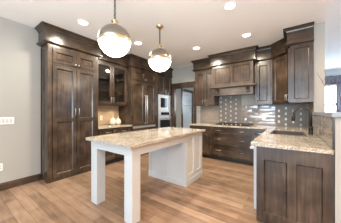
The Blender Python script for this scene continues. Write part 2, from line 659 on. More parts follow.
mb = MB()
mb.sweep([(XL, -5.9), (XL, 1.07)], [(0.001, 0.001), (0.016, 0.001), (0.016, 0.095), (0.009, 0.118), (0.001, 0.12)])
struct('baseboard_left', mb, 'wood_h', 'dark wood baseboard along the cream wall', cat='baseboard')


# ---- tiled backsplashes
def tiles(fr, a0, a1, z0, z1, tw, th, bulge, tilt, off=0.5, gap=0.0024, n=4, seed=1, base=0.0045):
    rnd = random.Random(seed)
    mb = MB()
    row = 0
    z = z0
    while z < z1 - 0.005:
        zt = min(z + th, z1)
        a = a0 - (off * tw if row % 2 else 0)
        while a < a1 - 0.004:
            s, e = max(a, a0), min(a + tw, a1)
            if e - s > 0.012:
                A0, A1, Z0, Z1 = s + gap / 2, e - gap / 2, z + gap / 2, zt - gap / 2
                ta, tz = rnd.uniform(-tilt, tilt), rnd.uniform(-tilt, tilt)
                grid = []
                for i in range(n + 1):
                    for j in range(n + 1):
                        u, v = i / n * 2 - 1, j / n * 2 - 1
                        b = base + bulge * (1 - u * u) * 0.5 + bulge * (1 - v * v) * 0.5 + ta * u * (A1 - A0) / 2 + tz * v * (Z1 - Z0) / 2
                        grid.append(mb.bm.verts.new(fr.p(A0 + (A1 - A0) * i / n, max(0.003, b), Z0 + (Z1 - Z0) * j / n)))
                for i in range(n):
                    for j in range(n):
                        k = i * (n + 1) + j
                        f = mb.bm.faces.new((grid[k], grid[k + n + 1], grid[k + n + 2], grid[k + 1]))
                        f.smooth = bulge > 0
                # edges down to the grout
                ring = [i * (n + 1) for i in range(n + 1)] + [n * (n + 1) + j for j in range(1, n + 1)] + [i * (n + 1) + n for i in range(n - 1, -1, -1)] + [j for j in range(n - 1, 0, -1)]
                low = [mb.bm.verts.new(Vector(grid[k].co) - Vector((fr.n[0], fr.n[1], 0)) * ((Vector(grid[k].co) - Vector(fr.p(0, 0, 0))).dot(Vector((fr.n[0], fr.n[1], 0))) - 0.001)) for k in ring]
                top = [mb.bm.verts.new(grid[k].co) for k in ring]
                L = len(ring)
                for q in range(L):
                    q2 = (q + 1) % L
                    mb.bm.faces.new((top[q], low[q], low[q2], top[q2]))
            a += tw
        z = zt
        row += 1
    return mb


def splash(name, fr, a0, a1, z0, z1, tw, th, bulge, tilt, m, label, **kw):
    o = struct(name, MB().fbox(fr, a0, a1, 0.0005, 0.0025, z0, z1), 'grout', label, cat='backsplash')
    t = obj('tile', tiles(fr, a0, a1, z0, z1, tw, th, bulge, tilt, **kw), m, o)
    return o


def inlay(fr, a0, a1, z0, z1, parent, px=0.142, pz=0.130, w=0.036, h=0.054):
    mb = MB()
    k = 0
    a = a0 + px / 2
    while a < a1 - w / 2:
        z = z0 + (pz * 0.3 if k % 2 else pz * 0.8)
        while z < z1 - h / 2:
            p = [fr.p(a + u * w / 2, 0.0046, z + v * h / 2) for u, v in ((-1, -1), (1, -1), (1, 1), (-1, 1))]
            q = [fr.p(a + u * w / 2.6, 0.0066, z + v * h / 2.8) for u, v in ((-1, -1), (1, -1), (1, 1), (-1, 1))]
            mb.hexa(p + q)
            z += pz
        a += px
        k += 1
    return obj('inlay', mb, 'inlay', parent)


fb = Frame(0, YB, 1, 0)
splash('backsplash', fb, -2.33, -1.735, 0.918, 1.435, 0.26, 0.085, 0.004, 0.035, 'tile', 'glossy grey tile backsplash left of the cooktop', seed=3)
o = splash('backsplash', fb, -1.73, -1.085, 0.918, 1.70, 0.136, 0.126, 0.0, 0.0, 'tile_grey', 'plain grey tile panel with small white insets behind the cooktop', seed=4, gap=0.0, base=0.0035)
inlay(fb, -1.73, -1.085, 0.918, 1.70, o)
splash('backsplash', fb, -1.08, -0.30, 0.918, 1.435, 0.26, 0.085, 0.004, 0.035, 'tile', 'glossy grey tile backsplash right of the cooktop', seed=5)
o = splash('backsplash', fb, -0.295, 0.318, 0.918, 1.435, 0.136, 0.126, 0.0, 0.0, 'tile_grey', 'plain grey tile with white insets in the counter corner', seed=9, gap=0.0, base=0.0035)
inlay(fb, -0.295, 0.318, 0.918, 1.435, o)
fw = Frame(XR, 4.83, 0, -1)
o = splash('backsplash', fw, 0.0, 4.83 - 3.81, 0.918, 1.435, 0.136, 0.126, 0.0, 0.0, 'tile_grey', 'grey tile with white insets under the end cabinet', seed=6, gap=0.0, base=0.0035)
inlay(fw, 0.0, 4.83 - 3.81, 0.918, 1.435, o)
splash('backsplash', fw, 4.83 - 3.80, 4.83 - 2.135, 0.918, 1.212, 0.26, 0.085, 0.003, 0.014, 'tile', 'glossy grey tile on the half wall by the faucet', seed=7)
struct('trim_4', MB().box(XR - 0.016, XR - 0.0005, 2.112, 2.133, 0.917, 1.212), 'bronze', 'dark metal edge strip of the half wall tile', cat='trim')
fl = Frame(XA, 0, 0, 1)
splash('backsplash', fl, 2.035, 2.985, 0.918, 1.43, 0.15, 0.075, 0.001, 0.004, 'tile_tan', 'tan stone tile above the buffet counter', seed=8)

# ================================================================== LEFT RUN
fL = Frame(XP, 0, 0, 1)       # a = Y, b out towards +X
# --- pantry
t = thing('pantry_cabinet', (-3.75, 1.55, 0), 'tall dark wood pantry cabinet with four doors beside the cream wall', 'cabinet')
P0, P1 = 1.083, 2.028
mb = MB()
mb.box(XA + 0.003, XP - 0.001, P0 + 0.012, P1, 0.001, 2.485)
obj('body', mb, 'wood', t)
mb = MB()
for a0, a1, z0, z1 in ((P0, P0 + 0.07, 0.001, 2.485), (P1 - 0.055, P1, 0.001, 2.485), (P0 + 0.07, P1 - 0.055, 0.001, 0.055), (P0 + 0.07, P1 - 0.055, 2.42, 2.485), (P0 + 0.07, P1 - 0.055, 2.125, 2.15)):
    mb.fbox(fL, a0, a1, 0.0, 0.019, z0, z1)
obj('face_frame', mb, 'wood', t, 0.002)
fs = Frame(XL + 0.003, P0 + 0.012, 1, 0)
obj('side_panel', door_mb(fs, 0.0, XP - XL - 0.004, 0.001, 2.485, t=0.012, st=0.085, slope=0.012), 'wood', t)
mid = 1.572
for a0, a1, hx, kn in ((P0 + 0.073, mid - 0.002, mid - 0.035, mid - 0.03), (mid + 0.002, P1 - 0.058, mid + 0.035, mid + 0.03)):
    door(fL, a0, a1, 2.153, 2.417, t, ('k', kn, 2.185, 0), b0=0.001)
    door(fL, a0, a1, 0.058, 2.122, t, ('v', hx, 1.255, 0.13), b0=0.001, splits=(1.11,))
crown([(XL + 0.003, P0), (XP, P0), (XP, P1), (XP - 0.05, P1)], t)

# --- buffet base and top
t = thing('buffet_cabinet', (-3.7, 2.51, 0), 'dark wood base cabinet under the two cream vases', 'cabinet')
B0, B1 = 2.033, 2.985
obj('body', MB().box(XA + 0.003, XP - 0.012, B0, B1, 0.1, 0.874), 'wood', t)
obj('toe_kick', MB().box(XA + 0.003, XP - 0.08, B0, B1, 0.001, 0.099), 'toe', t)
fB = Frame(XP - 0.011, 0, 0, 1)
m3 = (B0 + B1) / 2
for a0, a1, s in ((B0 + 0.03, m3 - 0.002, 1), (m3 + 0.002, B1 - 0.03, -1)):
    d = obj('drawer', door_mb(fB, a0, a1, 0.70, 0.855, st=0.035), 'wood_h', t)
    pull(fB, (a0 + a1) / 2, 0.778, 0.11, d, vertical=False)
    door(fB, a0, a1, 0.12, 0.69, t, ('v', (a1 - 0.035) if s > 0 else (a0 + 0.035), 0.60, 0.11))
tag(obj('countertop', MB().box(XA + 0.012, XP + 0.045, B0 + 0.002, B1 - 0.002, 0.8755, 0.915), 'granite', None, 0.005), 'short granite countertop under the glass door cabinet', 'countertop')

# --- glass door wall cabinet
XG = -3.63
t = thing('glass_cabinet', (-3.8, 2.51, 1.45), 'dark wall cabinet with two glass doors above the vases', 'cabinet')
fG = Frame(XG, 0, 0, 1)
G0, G1 = 2.033, 2.985
mb = MB()
mb.box(XA + 0.003, XA + 0.02, G0, G1, 1.43, 2.485)
mb.box(XA + 0.02, XG, G0, G0 + 0.02, 1.43, 2.485)
mb.box(XA + 0.02, XG, G1 - 0.02, G1, 1.43, 2.485)
mb.box(XA + 0.02, XG, G0 + 0.02, G1 - 0.02, 1.43, 1.452)
mb.box(XA + 0.02, XG, G0 + 0.02, G1 - 0.02, 2.46, 2.485)
obj('body', mb, 'inside', t)
for z in (1.76, 2.08):
    obj('shelf', MB().box(XA + 0.021, XG - 0.03, G0 + 0.021, G1 - 0.021, z, z + 0.018), 'wood_h', t)
gm = (G0 + G1) / 2 - 0.02
mb = MB()
mb.fbox(fG, G0, G0 + 0.03, 0, 0.019, 1.43, 2.485)
mb.fbox(fG, G1 - 0.05, G1, 0, 0.019, 1.43, 2.485)
mb.fbox(fG, G0 + 0.03, G1 - 0.05, 0, 0.019, 1.43, 1.452)
mb.fbox(fG, G0 + 0.03, G1 - 0.05, 0, 0.019, 2.44, 2.485)
obj('face_frame', mb, 'wood', t)
for a0, a1, hx in ((G0 + 0.032, gm - 0.002, gm - 0.03), (gm + 0.002, G1 - 0.052, gm + 0.03)):
    d = door(fG, a0, a1, 1.455, 2.437, t, ('v', hx, 1.56, 0.11), glass=True, st=0.055)
    obj('pane', MB().fbox(fG, a0 + 0.05, a1 - 0.05, 0.008, 0.012, 1.505, 2.387), 'cabglass', d)
crown([(XG, G0 + 0.005), (XG, G1 - 0.005)], t)

# --- refrigerator in its surround
t = thing('refrigerator_surround', (-3.7, 3.52, 0), 'tall dark wood surround with two small doors over the refrigerator', 'cabinet')
F0, F1 = 2.99, 4.052
mb = MB()
mb.box(XA + 0.003, XP, F0, F0 + 0.02, 0.001, 2.485)
mb.box(XA + 0.003, XP, F1 - 0.02, F1, 0.001, 2.485)
mb.box(XA + 0.003, XP - 0.001, F0 + 0.02, F1 - 0.02, 2.13, 2.485)
obj('body', mb, 'wood', t)
mb = MB()
mb.fbox(fL, F0, F0 + 0.04, 0, 0.019, 0.001, 2.485)
mb.fbox(fL, F1 - 0.085, F1, 0, 0.019, 0.001, 2.485)
mb.fbox(fL, F0 + 0.04, F1 - 0.085, 0, 0.019, 2.13, 2.155)
mb.fbox(fL, F0 + 0.04, F1 - 0.085, 0, 0.019, 2.425, 2.485)
obj('face_frame', mb, 'wood', t, 0.002)
fm = (F0 + 0.04 + F1 - 0.085) / 2
for a0, a1, k in ((F0 + 0.043, fm - 0.002, fm - 0.03), (fm + 0.002, F1 - 0.088, fm + 0.03)):
    door(fL, a0, a1, 2.158, 2.422, t, ('k', k, 2.19, 0), b0=0.001)
crown([(XP - 0.05, F0), (XP, F0), (XP, F1 - 0.001)], t)
t = thing('refrigerator', (-3.7, 3.5, 0), 'dark wood panelled refrigerator with two long steel bar handles', 'refrigerator')
obj('body', MB().box(XA + 0.01, XP - 0.006, F0 + 0.045, F1 - 0.09, 0.001, 2.12), 'black', t)
for a0, a1, hx in ((F0 + 0.045, fm - 0.002, fm - 0.035), (fm + 0.002, F1 - 0.09, fm + 0.035)):
    d = obj('door', door_mb(fL, a0, a1, 0.87, 2.118, b0=-0.004, t=0.03, st=0.085, slope=0.018), 'wood', t)
    pull(fL, hx, 1.33, 0.80, d, 'steel', r=0.013, off=0.055, b0=0.026)
d = obj('freezer_drawer', door_mb(fL, F0 + 0.045, F1 - 0.09, 0.12, 0.80, b0=-0.004, t=0.03, st=0.085), 'wood_h', t)
pull(fL, fm, 0.70, 0.7, d, 'steel', vertical=False, r=0.013, off=0.055, b0=0.026)
obj('gap_strip', MB().fbox(fL, F0 + 0.045, F1 - 0.09, -0.004, 0.016, 0.804, 0.866), 'steel', t)

# --- oven tower
t = thing('oven_cabinet', (-3.7, 4.45, 0), 'tall dark wood cabinet holding the microwave and wall oven', 'cabinet')
O0, O1 = 4.055, 4.842
mb = MB()
mb.box(XA + 0.003, XP - 0.001, O0, O0 + 0.03, 0.001, 2.485)
mb.box(XA + 0.003, XP - 0.001, O1 - 0.03, O1, 0.001, 2.485)
mb.box(XA + 0.003, XP - 0.001, O0 + 0.03, O1 - 0.03, 1.84, 2.485)
mb.box(XA + 0.003, XP - 0.001, O0 + 0.03, O1 - 0.03, 0.001, 0.58)
mb.box(XA + 0.003, XA + 0.02, O0 + 0.03, O1 - 0.03, 0.58, 1.84)
obj('body', mb, 'wood', t)
mb = MB()
mb.fbox(fL, O0, O0 + 0.04, 0, 0.019, 0.001, 2.485)
mb.fbox(fL, O1 - 0.045, O1, 0, 0.019, 0.001, 2.485)
mb.fbox(fL, O0 + 0.04, O1 - 0.045, 0, 0.019, 1.835, 1.855)
mb.fbox(fL, O0 + 0.04, O1 - 0.045, 0, 0.019, 2.425, 2.485)
mb.fbox(fL, O0 + 0.04, O1 - 0.045, 0, 0.019, 0.56, 0.58)
mb.fbox(fL, O0 + 0.04, O1 - 0.045, 0, 0.019, 0.001, 0.1)
obj('face_frame', mb, 'wood', t, 0.002)
om = (O0 + 0.04 + O1 - 0.045) / 2
for a0, a1, k in ((O0 + 0.043, om - 0.002, om - 0.03), (om + 0.002, O1 - 0.048, om + 0.03)):
    door(fL, a0, a1, 1.858, 2.422, t, ('v', k, 1.93, 0.1), b0=0.001)
d = obj('drawer', door_mb(fL, O0 + 0.043, O1 - 0.048, 0.105, 0.555, b0=0.001), 'wood_h', t)
pull(fL, om, 0.45, 0.12, d, vertical=False)
crown([(XP, O0 + 0.001), (XP, O1)], t)
t = thing('microwave', (-3.6, 4.45, 1.28), 'stainless built in microwave above the wall oven', 'microwave')
A0, A1 = O0 + 0.045, O1 - 0.05
obj('body', MB().box(XP - 0.40, XP - 0.002, A0, A1, 1.285, 1.83), 'black', t)
obj('trim_frame', door_mb(fL, A0, A1, 1.285, 1.83, b0=0.0, t=0.024, st=0.07, glass=True), 'steel', t, 0.002)
d = obj('door', MB().fbox(fL, A0 + 0.072, A1 - 0.20, 0.0, 0.03, 1.357, 1.758), 'steel', t, 0.003)
obj('window', MB().fbox(fL, A0 + 0.10, A1 - 0.225, 0.0302, 0.033, 1.40, 1.72), 'blackglass', d)
obj('control_panel', MB().fbox(fL, A1 - 0.197, A1 - 0.072, 0.0, 0.03, 1.357, 1.758), 'blackglass', t)
t = thing('wall_oven', (-3.6, 4.45, 0.58), 'stainless wall oven under the microwave', 'oven')
obj('body', MB().box(XP - 0.45, XP - 0.002, A0, A1, 0.585, 1.28), 'black', t)
obj('control_panel', MB().fbox(fL, A0, A1, 0.0, 0.03, 1.13, 1.278), 'steel', t, 0.003)
obj('display', MB().fbox(fL, A0 + 0.12, A1 - 0.12, 0.0302, 0.033, 1.155, 1.245), 'blackglass', t)
d = obj('door', MB().fbox(fL, A0, A1, 0.0, 0.035, 0.59, 1.122), 'steel', t, 0.004)
obj('window', MB().fbox(fL, A0 + 0.07, A1 - 0.07, 0.0352, 0.038, 0.65, 0.99), 'blackglass', d)
pull(fL, (A0 + A1) / 2, 1.06, 0.58, d, 'steel', vertical=False, r=0.013, off=0.05, b0=0.035)


# ================================================================== BACK RUN
YU = 4.49
fU = Frame(0, YU, 1, 0)
UZ0, UZ1 = 1.438, 2.485
# left wall cabinet
t = thing('hanging_cabinet', (-2.03, 4.67, UZ0), 'dark two door wall cabinet between the doorway and the range hood', 'cabinet', 'dark wall cabinets on the back wall')
U0, U1 = -2.325, -1.722
obj('body', MB().box(U0, U1, YU + 0.001, YB - 0.002, UZ0, UZ1), 'wood', t)
mb = MB()
mb.fbox(fU, U0, U0 + 0.035, 0, 0.019, UZ0, UZ1)
mb.fbox(fU, U1 - 0.03, U1, 0, 0.019, UZ0, UZ1)
mb.fbox(fU, U0 + 0.035, U1 - 0.03, 0, 0.019, UZ0, UZ0 + 0.02)
mb.fbox(fU, U0 + 0.035, U1 - 0.03, 0, 0.019, UZ1 - 0.05, UZ1)
obj('face_frame', mb, 'wood', t)
um = (U0 + U1) / 2
for a0, a1, k in ((U0 + 0.037, um - 0.002, um - 0.035), (um + 0.002, U1 - 0.032, um + 0.035)):
    door(fU, a0, a1, UZ0 + 0.022, UZ1 - 0.053, t, ('v', k, UZ0 + 0.12, 0.11), b0=0.001)
crown([(U0, YB - 0.003), (U0, YU), (U1, YU)], t, 'wood_x')
# hood
YH = 4.32
fH = Frame(0, YH, 1, 0)
t = thing('range_hood', (-1.2, 4.58, 1.7), 'dark wood panelled range hood with a bracketed ledge over the cooktop', 'range hood')
H0, H1 = -1.715, -0.707
mb = MB()
mb.box(H0, H1, YH + 0.001, YB - 0.002, 1.90, UZ1)
mb.box(H0 + 0.05, H1 - 0.05, YH + 0.04, YB - 0.02, 1.71, 1.90)
obj('body', mb, 'wood', t)
hm = (H0 + H1) / 2
obj('front_panel', door_mb(fH, H0, H1, 1.935, UZ1, b0=0.0, t=0.022, st=0.075, vsplits=(hm,), slope=0.016), 'wood', t)
ledge = [(-0.02, 1.875), (0.03, 1.875), (0.055, 1.895), (0.068, 1.90), (0.068, 1.928), (0.02, 1.935), (-0.02, 1.935)]
obj('ledge', MB().sweep([(H0, YH + 0.09), (H0, YH), (H1, YH), (H1, YH + 0.09)], ledge), 'wood_x', t)
val = MB()
val.fbox(fH, H0, H1, -0.03, 0.012, 1.69, 1.873)
val.fbox(fH, H0, H0 + 0.03, -0.50, -0.03, 1.69, 1.873)
val.fbox(fH, H1 - 0.03, H1, -0.50, -0.03, 1.69, 1.873)
obj('valance', val, 'wood_x', t, 0.003)
for a in (H0 + 0.145, H1 - 0.115):
    mb = MB()
    prof = [(0.013, 1.745), (0.030, 1.742), (0.042, 1.757), (0.040, 1.785), (0.048, 1.815), (0.075, 1.842), (0.085, 1.873), (0.013, 1.873)]
    l = [mb.bm.verts.new(fH.p(a - 0.036, b, z)) for b, z in prof]
    r = [mb.bm.verts.new(fH.p(a + 0.036, b, z)) for b, z in prof]
    mb.bm.faces.new(l)
    mb.bm.faces.new(r[::-1])
    for i in range(len(prof)):
        j = (i + 1) % len(prof)
        mb.bm.faces.new((l[i], r[i], r[j], l[j]))
    obj('corbel', mb, 'corbel', t)
crown([(H0, YH + 0.06), (H0, YH), (H1, YH), (H1, YH + 0.06)], t, 'wood_x')
# right wall cabinet (single door)
t = thing('hanging_cabinet', (-0.515, 4.67, UZ0), 'dark single door wall cabinet right of the range hood', 'cabinet', 'dark wall cabinets on the back wall')
V0, V1 = -0.700, -0.335
obj('body', MB().box(V0, V1, YU + 0.001, YB - 0.002, UZ0, UZ1), 'wood', t)
mb = MB()
mb.fbox(fU, V0, V0 + 0.03, 0, 0.019, UZ0, UZ1)
mb.fbox(fU, V1 - 0.03, V1 - 0.008, 0, 0.019, UZ0, UZ1)
mb.fbox(fU, V0 + 0.03, V1 - 0.03, 0, 0.019, UZ0, UZ0 + 0.02)
mb.fbox(fU, V0 + 0.03, V1 - 0.03, 0, 0.019, UZ1 - 0.05, UZ1)
obj('face_frame', mb, 'wood', t)
door(fU, V0 + 0.032, V1 - 0.032, UZ0 + 0.022, UZ1 - 0.053, t, ('v', V0 + 0.065, UZ0 + 0.12, 0.11), b0=0.001)
crown([(V0, YU), (V1, YU)], t, 'wood_x', post=(0.0, 4.165))
# diagonal corner cabinet
YD = 4.165
t = thing('corner_cabinet', (0.05, 4.55, UZ0), 'dark angled corner wall cabinet between its two neighbours', 'cabinet', 'dark wall cabinets on the back wall')
mb = MB()
pl = [(-0.331, YU + 0.002), (-0.001, YD + 0.002), (XR - 0.003, YD + 0.002), (XR - 0.003, YB - 0.003), (-0.331, YB - 0.003)]
lo = [mb.bm.verts.new((x, y, UZ0)) for x, y in pl]
hi = [mb.bm.verts.new((x, y, UZ1)) for x, y in pl]
mb.bm.faces.new(lo)
mb.bm.faces.new(hi[::-1])
for i in range(5):
    j = (i + 1) % 5
    mb.bm.faces.new((lo[i], hi[i], hi[j], lo[j]))
obj('body', mb, 'wood', t)
fD = Frame(-0.331, YU, 0.331, YD - YU)
DW = math.hypot(0.331, YD - YU)
door(fD, 0.03, DW - 0.03, UZ0 + 0.012, UZ1 - 0.03, t, ('v', DW - 0.06, UZ0 + 0.12, 0.11), b0=0.003)
crown([(-0.331, YU), (-0.001, YD)], t, 'wood_h', pre=(-0.7, YU), post=(-0.001, 3.76))
# end cabinet on the right wall
YN = 3.775
t = thing('hanging_cabinet', (0.16, 3.97, UZ0), 'dark wall cabinet with a panelled side against the white wall end', 'cabinet', 'dark wall cabinets on the back wall')
obj('body', MB().box(0.001, XR - 0.002, YN + 0.012, YD - 0.004, UZ0, UZ1), 'wood', t)
fN = Frame(0, YN + 0.012, 1, 0)
obj('end_panel', door_mb(fN, 0.0, XR - 0.003, UZ0, UZ1, t=0.018, st=0.06, slope=0.014), 'wood', t)
fM = Frame(0, YD - 0.004, 0, -1)
door(fM, 0.01, YD - YN - 0.025, UZ0 + 0.01, UZ1 - 0.03, t, ('v', 0.06, UZ0 + 0.12, 0.11), b0=0.001)
crown([(0.0, YD - 0.004), (0.0, YN), (XR - 0.003, YN)], t, 'wood_x', pre=(-0.331, YU))

# base cabinets
YF = 4.20
fF = Frame(0, YF, 1, 0)


def base(label, name, a0, a1, cat='cabinet', group='dark base cabinets on the back wall'):
    t = thing(name, ((a0 + a1) / 2, 4.5, 0), label, cat, group)
    obj('body', MB().box(a0, a1, YF + 0.001, YB - 0.003, 0.105, 0.872), 'wood', t)
    obj('toe_kick', MB().box(a0, a1, YF + 0.07, YB - 0.003, 0.001, 0.103), 'toe', t)
    mb = MB()
    mb.fbox(fF, a0, a0 + 0.03, 0, 0.019, 0.105, 0.872)
    mb.fbox(fF, a1 - 0.03, a1, 0, 0.019, 0.105, 0.872)
    mb.fbox(fF, a0 + 0.03, a1 - 0.03, 0, 0.019, 0.105, 0.125)
    mb.fbox(fF, a0 + 0.03, a1 - 0.03, 0, 0.019, 0.852, 0.872)
    obj('face_frame', mb, 'wood_x', t)
    return t


t = base('dark base cabinet beside the doorway left of the drawers', 'base_cabinet', -2.345, -1.722)
d = obj('drawer', door_mb(fF, -2.31, -1.757, 0.70, 0.85, b0=0.001, st=0.03, slope=0.006), 'wood_x', t)
pull(fF, -2.03, 0.775, 0.11, d, vertical=False)
door(fF, -2.31, -2.036, 0.13, 0.69, t, ('v', -2.07, 0.60, 0.11), b0=0.001)
door(fF, -2.032, -1.757, 0.13, 0.69, t, ('v', -1.995, 0.60, 0.11), b0=0.001)
t = base('dark three drawer base cabinet under the cooktop', 'drawer_cabinet', -1.718, -0.712)
for z0, z1 in ((0.70, 0.85), (0.415, 0.69), (0.13, 0.405)):
    d = obj('drawer', door_mb(fF, -1.685, -0.745, z0 + 0.004, z1 - 0.004, b0=0.001, st=0.018, slope=0.006, t=0.030), 'wood_x', t)
    for a in (-1.50, -0.93):
        pull(fF, a, (z0 + z1) / 2 + 0.01, 0.11, d, vertical=False)
t = base('narrow dark base cabinet between the drawers and the sink counter', 'base_cabinet', -0.708, -0.34)
d = obj('drawer', door_mb(fF, -0.675, -0.373, 0.70, 0.85, b0=0.001, st=0.03, slope=0.006), 'wood_x', t)
pull(fF, -0.525, 0.775, 0.11, d, vertical=False)
door(fF, -0.675, -0.373, 0.13, 0.69, t, ('v', -0.64, 0.60, 0.11), b0=0.001)

# ---- peninsula with sink
YP = 2.13
t = thing('sink_cabinet', (0.0, 3.1, 0), 'dark wood sink cabinet with a two panel end facing the room', 'cabinet')
mb = MB()
XK = -0.315
mb.box(XK, XR - 0.004, YP + 0.02, 2.375, 0.001, 0.872)           # end block
mb.box(XK, XR - 0.004, 2.985, 3.02, 0.001, 0.872)
mb.box(XK, XK + 0.02, 3.02, YF + 0.60, 0.105, 0.872)
mb.box(XR - 0.03, XR - 0.004, 2.375, YB - 0.01, 0.105, 0.872)
mb.box(XK + 0.02, XR - 0.03, 3.02, YB - 0.01, 0.105, 0.125)
obj('body', mb, 'wood', t)
obj('toe_kick', MB().box(XK + 0.07, XR - 0.03, 3.02, YB - 0.01, 0.001, 0.103), 'toe', t)
fE = Frame(0, YP + 0.02, 1, 0)
mb = door_mb(fE, XK, XR - 0.005, 0.03, 0.872, t=0.024, st=0.075, vsplits=(0.012,), slope=0.012, rt=0.145, rb=0.10)
obj('end_panel', mb, 'wood', t)
fK = Frame(XK, 4.18, 0, -1)
for a0, a1, hs in ((0.2, 0.68, 0.645), (0.684, 1.16, 0.72)):
    door(fK, a0, a1, 0.13, 0.86, t, ('v', hs, 0.77, 0.11))
# dishwasher
t = thing('dishwasher', (0.0, 2.68, 0), 'white dishwasher edge showing beside the sink cabinet end', 'dishwasher')
obj('body', MB().box(XK + 0.03, XR - 0.035, 2.38, 2.98, 0.001, 0.868), 'steel', t)
d = obj('door', MB().box(XK - 0.07, XK + 0.027, 2.38, 2.98, 0.004, 0.868), 'white', t, 0.006)
fW = Frame(XK - 0.07, 2.98, 0, -1)
mb = MB()
mb.fbox(fW, 0.01, 0.59, 0.0, 0.05, 0.775, 0.80)
obj('handle', mb, 'white', d, 0.008)

# countertop (L) with sink cut-out
SX0, SX1, SY0, SY1 = -0.25, 0.18, 3.06, 3.62
xs = [-2.375, -0.37, SX0, SX1, XR - 0.012]
ys = [2.095, SY0, SY1, 4.165, YB - 0.014]


def keep(i, j):
    if j == 3:
        return True
    return i >= 1 and not (i == 2 and j == 1)


mb = MB().slab(xs, ys, keep, 0.8745, 0.915)
tag(obj('countertop', mb, 'granite', None, 0.004), 'long speckled granite worktop wrapping from cooktop to sink', 'countertop')
t = thing('sink', (-0.035, 3.34, 0.70), 'dark rectangular sink set into the granite by the faucet', 'sink')
mb = MB()
z0, z1 = 0.70, 0.9155
mb.box(SX0 + 0.003, SX0 + 0.013, SY0 + 0.003, SY1 - 0.003, z0, z1)
mb.box(SX1 - 0.013, SX1 - 0.003, SY0 + 0.003, SY1 - 0.003, z0, z1)
mb.box(SX0 + 0.013, SX1 - 0.013, SY0 + 0.003, SY0 + 0.013, z0, z1)
mb.box(SX0 + 0.013, SX1 - 0.013, SY1 - 0.013, SY1 - 0.003, z0, z1)
mb.box(SX0 + 0.013, SX1 - 0.013, SY0 + 0.013, SY1 - 0.013, z0, z0 + 0.015)
for x0, x1, y0, y1 in ((SX0 - 0.012, SX0 + 0.013, SY0 - 0.012, SY1 + 0.012), (SX1 - 0.013, SX1 + 0.012, SY0 - 0.012, SY1 + 0.012), (SX0 + 0.013, SX1 - 0.013, SY0 - 0.012, SY0 + 0.013), (SX0 + 0.013, SX1 - 0.013, SY1 - 0.013, SY1 + 0.012)):
    mb.box(x0, x1, y0, y1, 0.9156, 0.921)
obj('basin', mb, 'sinkmat', t)
obj('drain', MB().lathe((-0.035, 3.34, z0 + 0.015), [(0.0, 0.004), (0.03, 0.004), (0.042, 0.002), (0.045, 0.0), (0.0, 0.0)], 20), 'steel', t)
# faucet
t = thing('faucet', (0.262, 3.36, 0.915), 'dark bronze gooseneck faucet standing behind the sink', 'faucet')
fx, fy = 0.262, 3.36
obj('base', MB().lathe((fx, fy, 0.9155), [(0, 0), (0.034, 0), (0.034, 0.006), (0.028, 0.016), (0.027, 0.03), (0.027, 0.11), (0.020, 0.125), (0, 0.125)], 16), 'bronze', t)
path = [(fx, fy, 1.02), (fx, fy, 1.20)]
rad_ = 0.105
for k in range(1, 13):
    th = math.pi * k / 12 * 1.0
    path.append((fx - rad_ * (1 - math.cos(th)), fy, 1.235 + rad_ * math.sin(th)))
path.append((fx - 2 * rad_ + 0.002, fy, 1.20))
obj('neck', MB().tube(path, [0.020] * 2 + [0.0165] * 12 + [0.0165], 10), 'bronze', t)
obj('spray_head', MB().tube([(fx - 2 * rad_, fy, 1.215), (fx - 2 * rad_ - 0.002, fy, 1.19), (fx - 2 * rad_ - 0.008, fy, 1.13), (fx - 2 * rad_ - 0.01, fy, 1.115)], [0.019, 0.024, 0.027, 0.021], 12), 'bronze', t)
obj('lever', MB().tube([(fx, fy - 0.022, 0.985), (fx, fy - 0.05, 0.995), (fx + 0.005, fy - 0.09, 1.03)], [0.010, 0.009, 0.007], 8), 'bronze', t)
# cooktop
t = thing('cooktop', (-1.2, 4.5, 0.915), 'black gas cooktop with iron grates on the back counter', 'cooktop')
obj('glass_plate', MB().box(-1.64, -0.76, 4.26, 4.76, 0.9155, 0.925), 'blackglass', t, 0.003)
for x0, x1 in ((-1.61, -1.34), (-1.335, -1.065), (-1.06, -0.79)):
    mb = MB()
    for x in (x0, x1 - 0.014):
        mb.box(x, x + 0.014, 4.33, 4.73, 0.942, 0.956)
    for y in (4.33, 4.52, 4.716):
        mb.box(x0 + 0.014, x1 - 0.014, y, y + 0.014, 0.942, 0.956)
    mb.box((x0 + x1) / 2 - 0.007, (x0 + x1) / 2 + 0.007, 4.344, 4.716, 0.942, 0.9555)
    for x in (x0, x1 - 0.014):
        for y in (4.33, 4.716):
            mb.box(x, x + 0.014, y, y + 0.014, 0.9255, 0.942)
    obj('grate', mb, 'black', t)
for i in range(5):
    obj('control_knob', MB().lathe((-1.42 + i * 0.11, 4.29, 0.9255), [(0, 0), (0.018, 0), (0.016, 0.024), (0.008, 0.026), (0, 0.026)], 12), 'steel', t)

# ================================================================== ISLAND
t = thing('kitchen_island', (-1.83, 2.1, 0), 'white painted kitchen island with two square legs', 'island')
IX0, IX1 = -2.27, -1.416
IY0, IY1, IYE = 1.23, 2.40, 3.035
obj('body', MB().box(IX0 + 0.012, IX1 - 0.022, IY1 + 0.018, IYE, 0.001, 0.872), 'white', t)
fI = Frame(IX1 - 0.021, IY1 + 0.001, 0, 1)
obj('side_panel', door_mb(fI, 0.0, IYE - IY1 - 0.001, 0.10, 0.872, t=0.02, st=0.075, vsplits=((IYE - IY1) / 2,), slope=0.01), 'white', t)
fJ = Frame(IX0, IY1 + 0.017, 1, 0)
mb = MB()
WI = IX1 - IX0 - 0.022
mb.fbox(fJ, 0.0, WI, 0.0, 0.003, 0.10, 0.872)
for a0, a1 in ((0.0, 0.055), (WI * 0.5 - 0.03, WI * 0.5 + 0.03), (WI - 0.055, WI)):
    mb.fbox(fJ, a0, a1, 0.003, 0.0168, 0.10, 0.872)
obj('back_panel', mb, 'white', t)
mb = MB()
mb.sweep([(IX0, IYE), (IX0, IY1), (IX1, IY1), (IX1, IYE)], [(-0.02, 0.001), (0.006, 0.001), (0.006, 0.09), (0.002, 0.10), (-0.02, 0.10)])
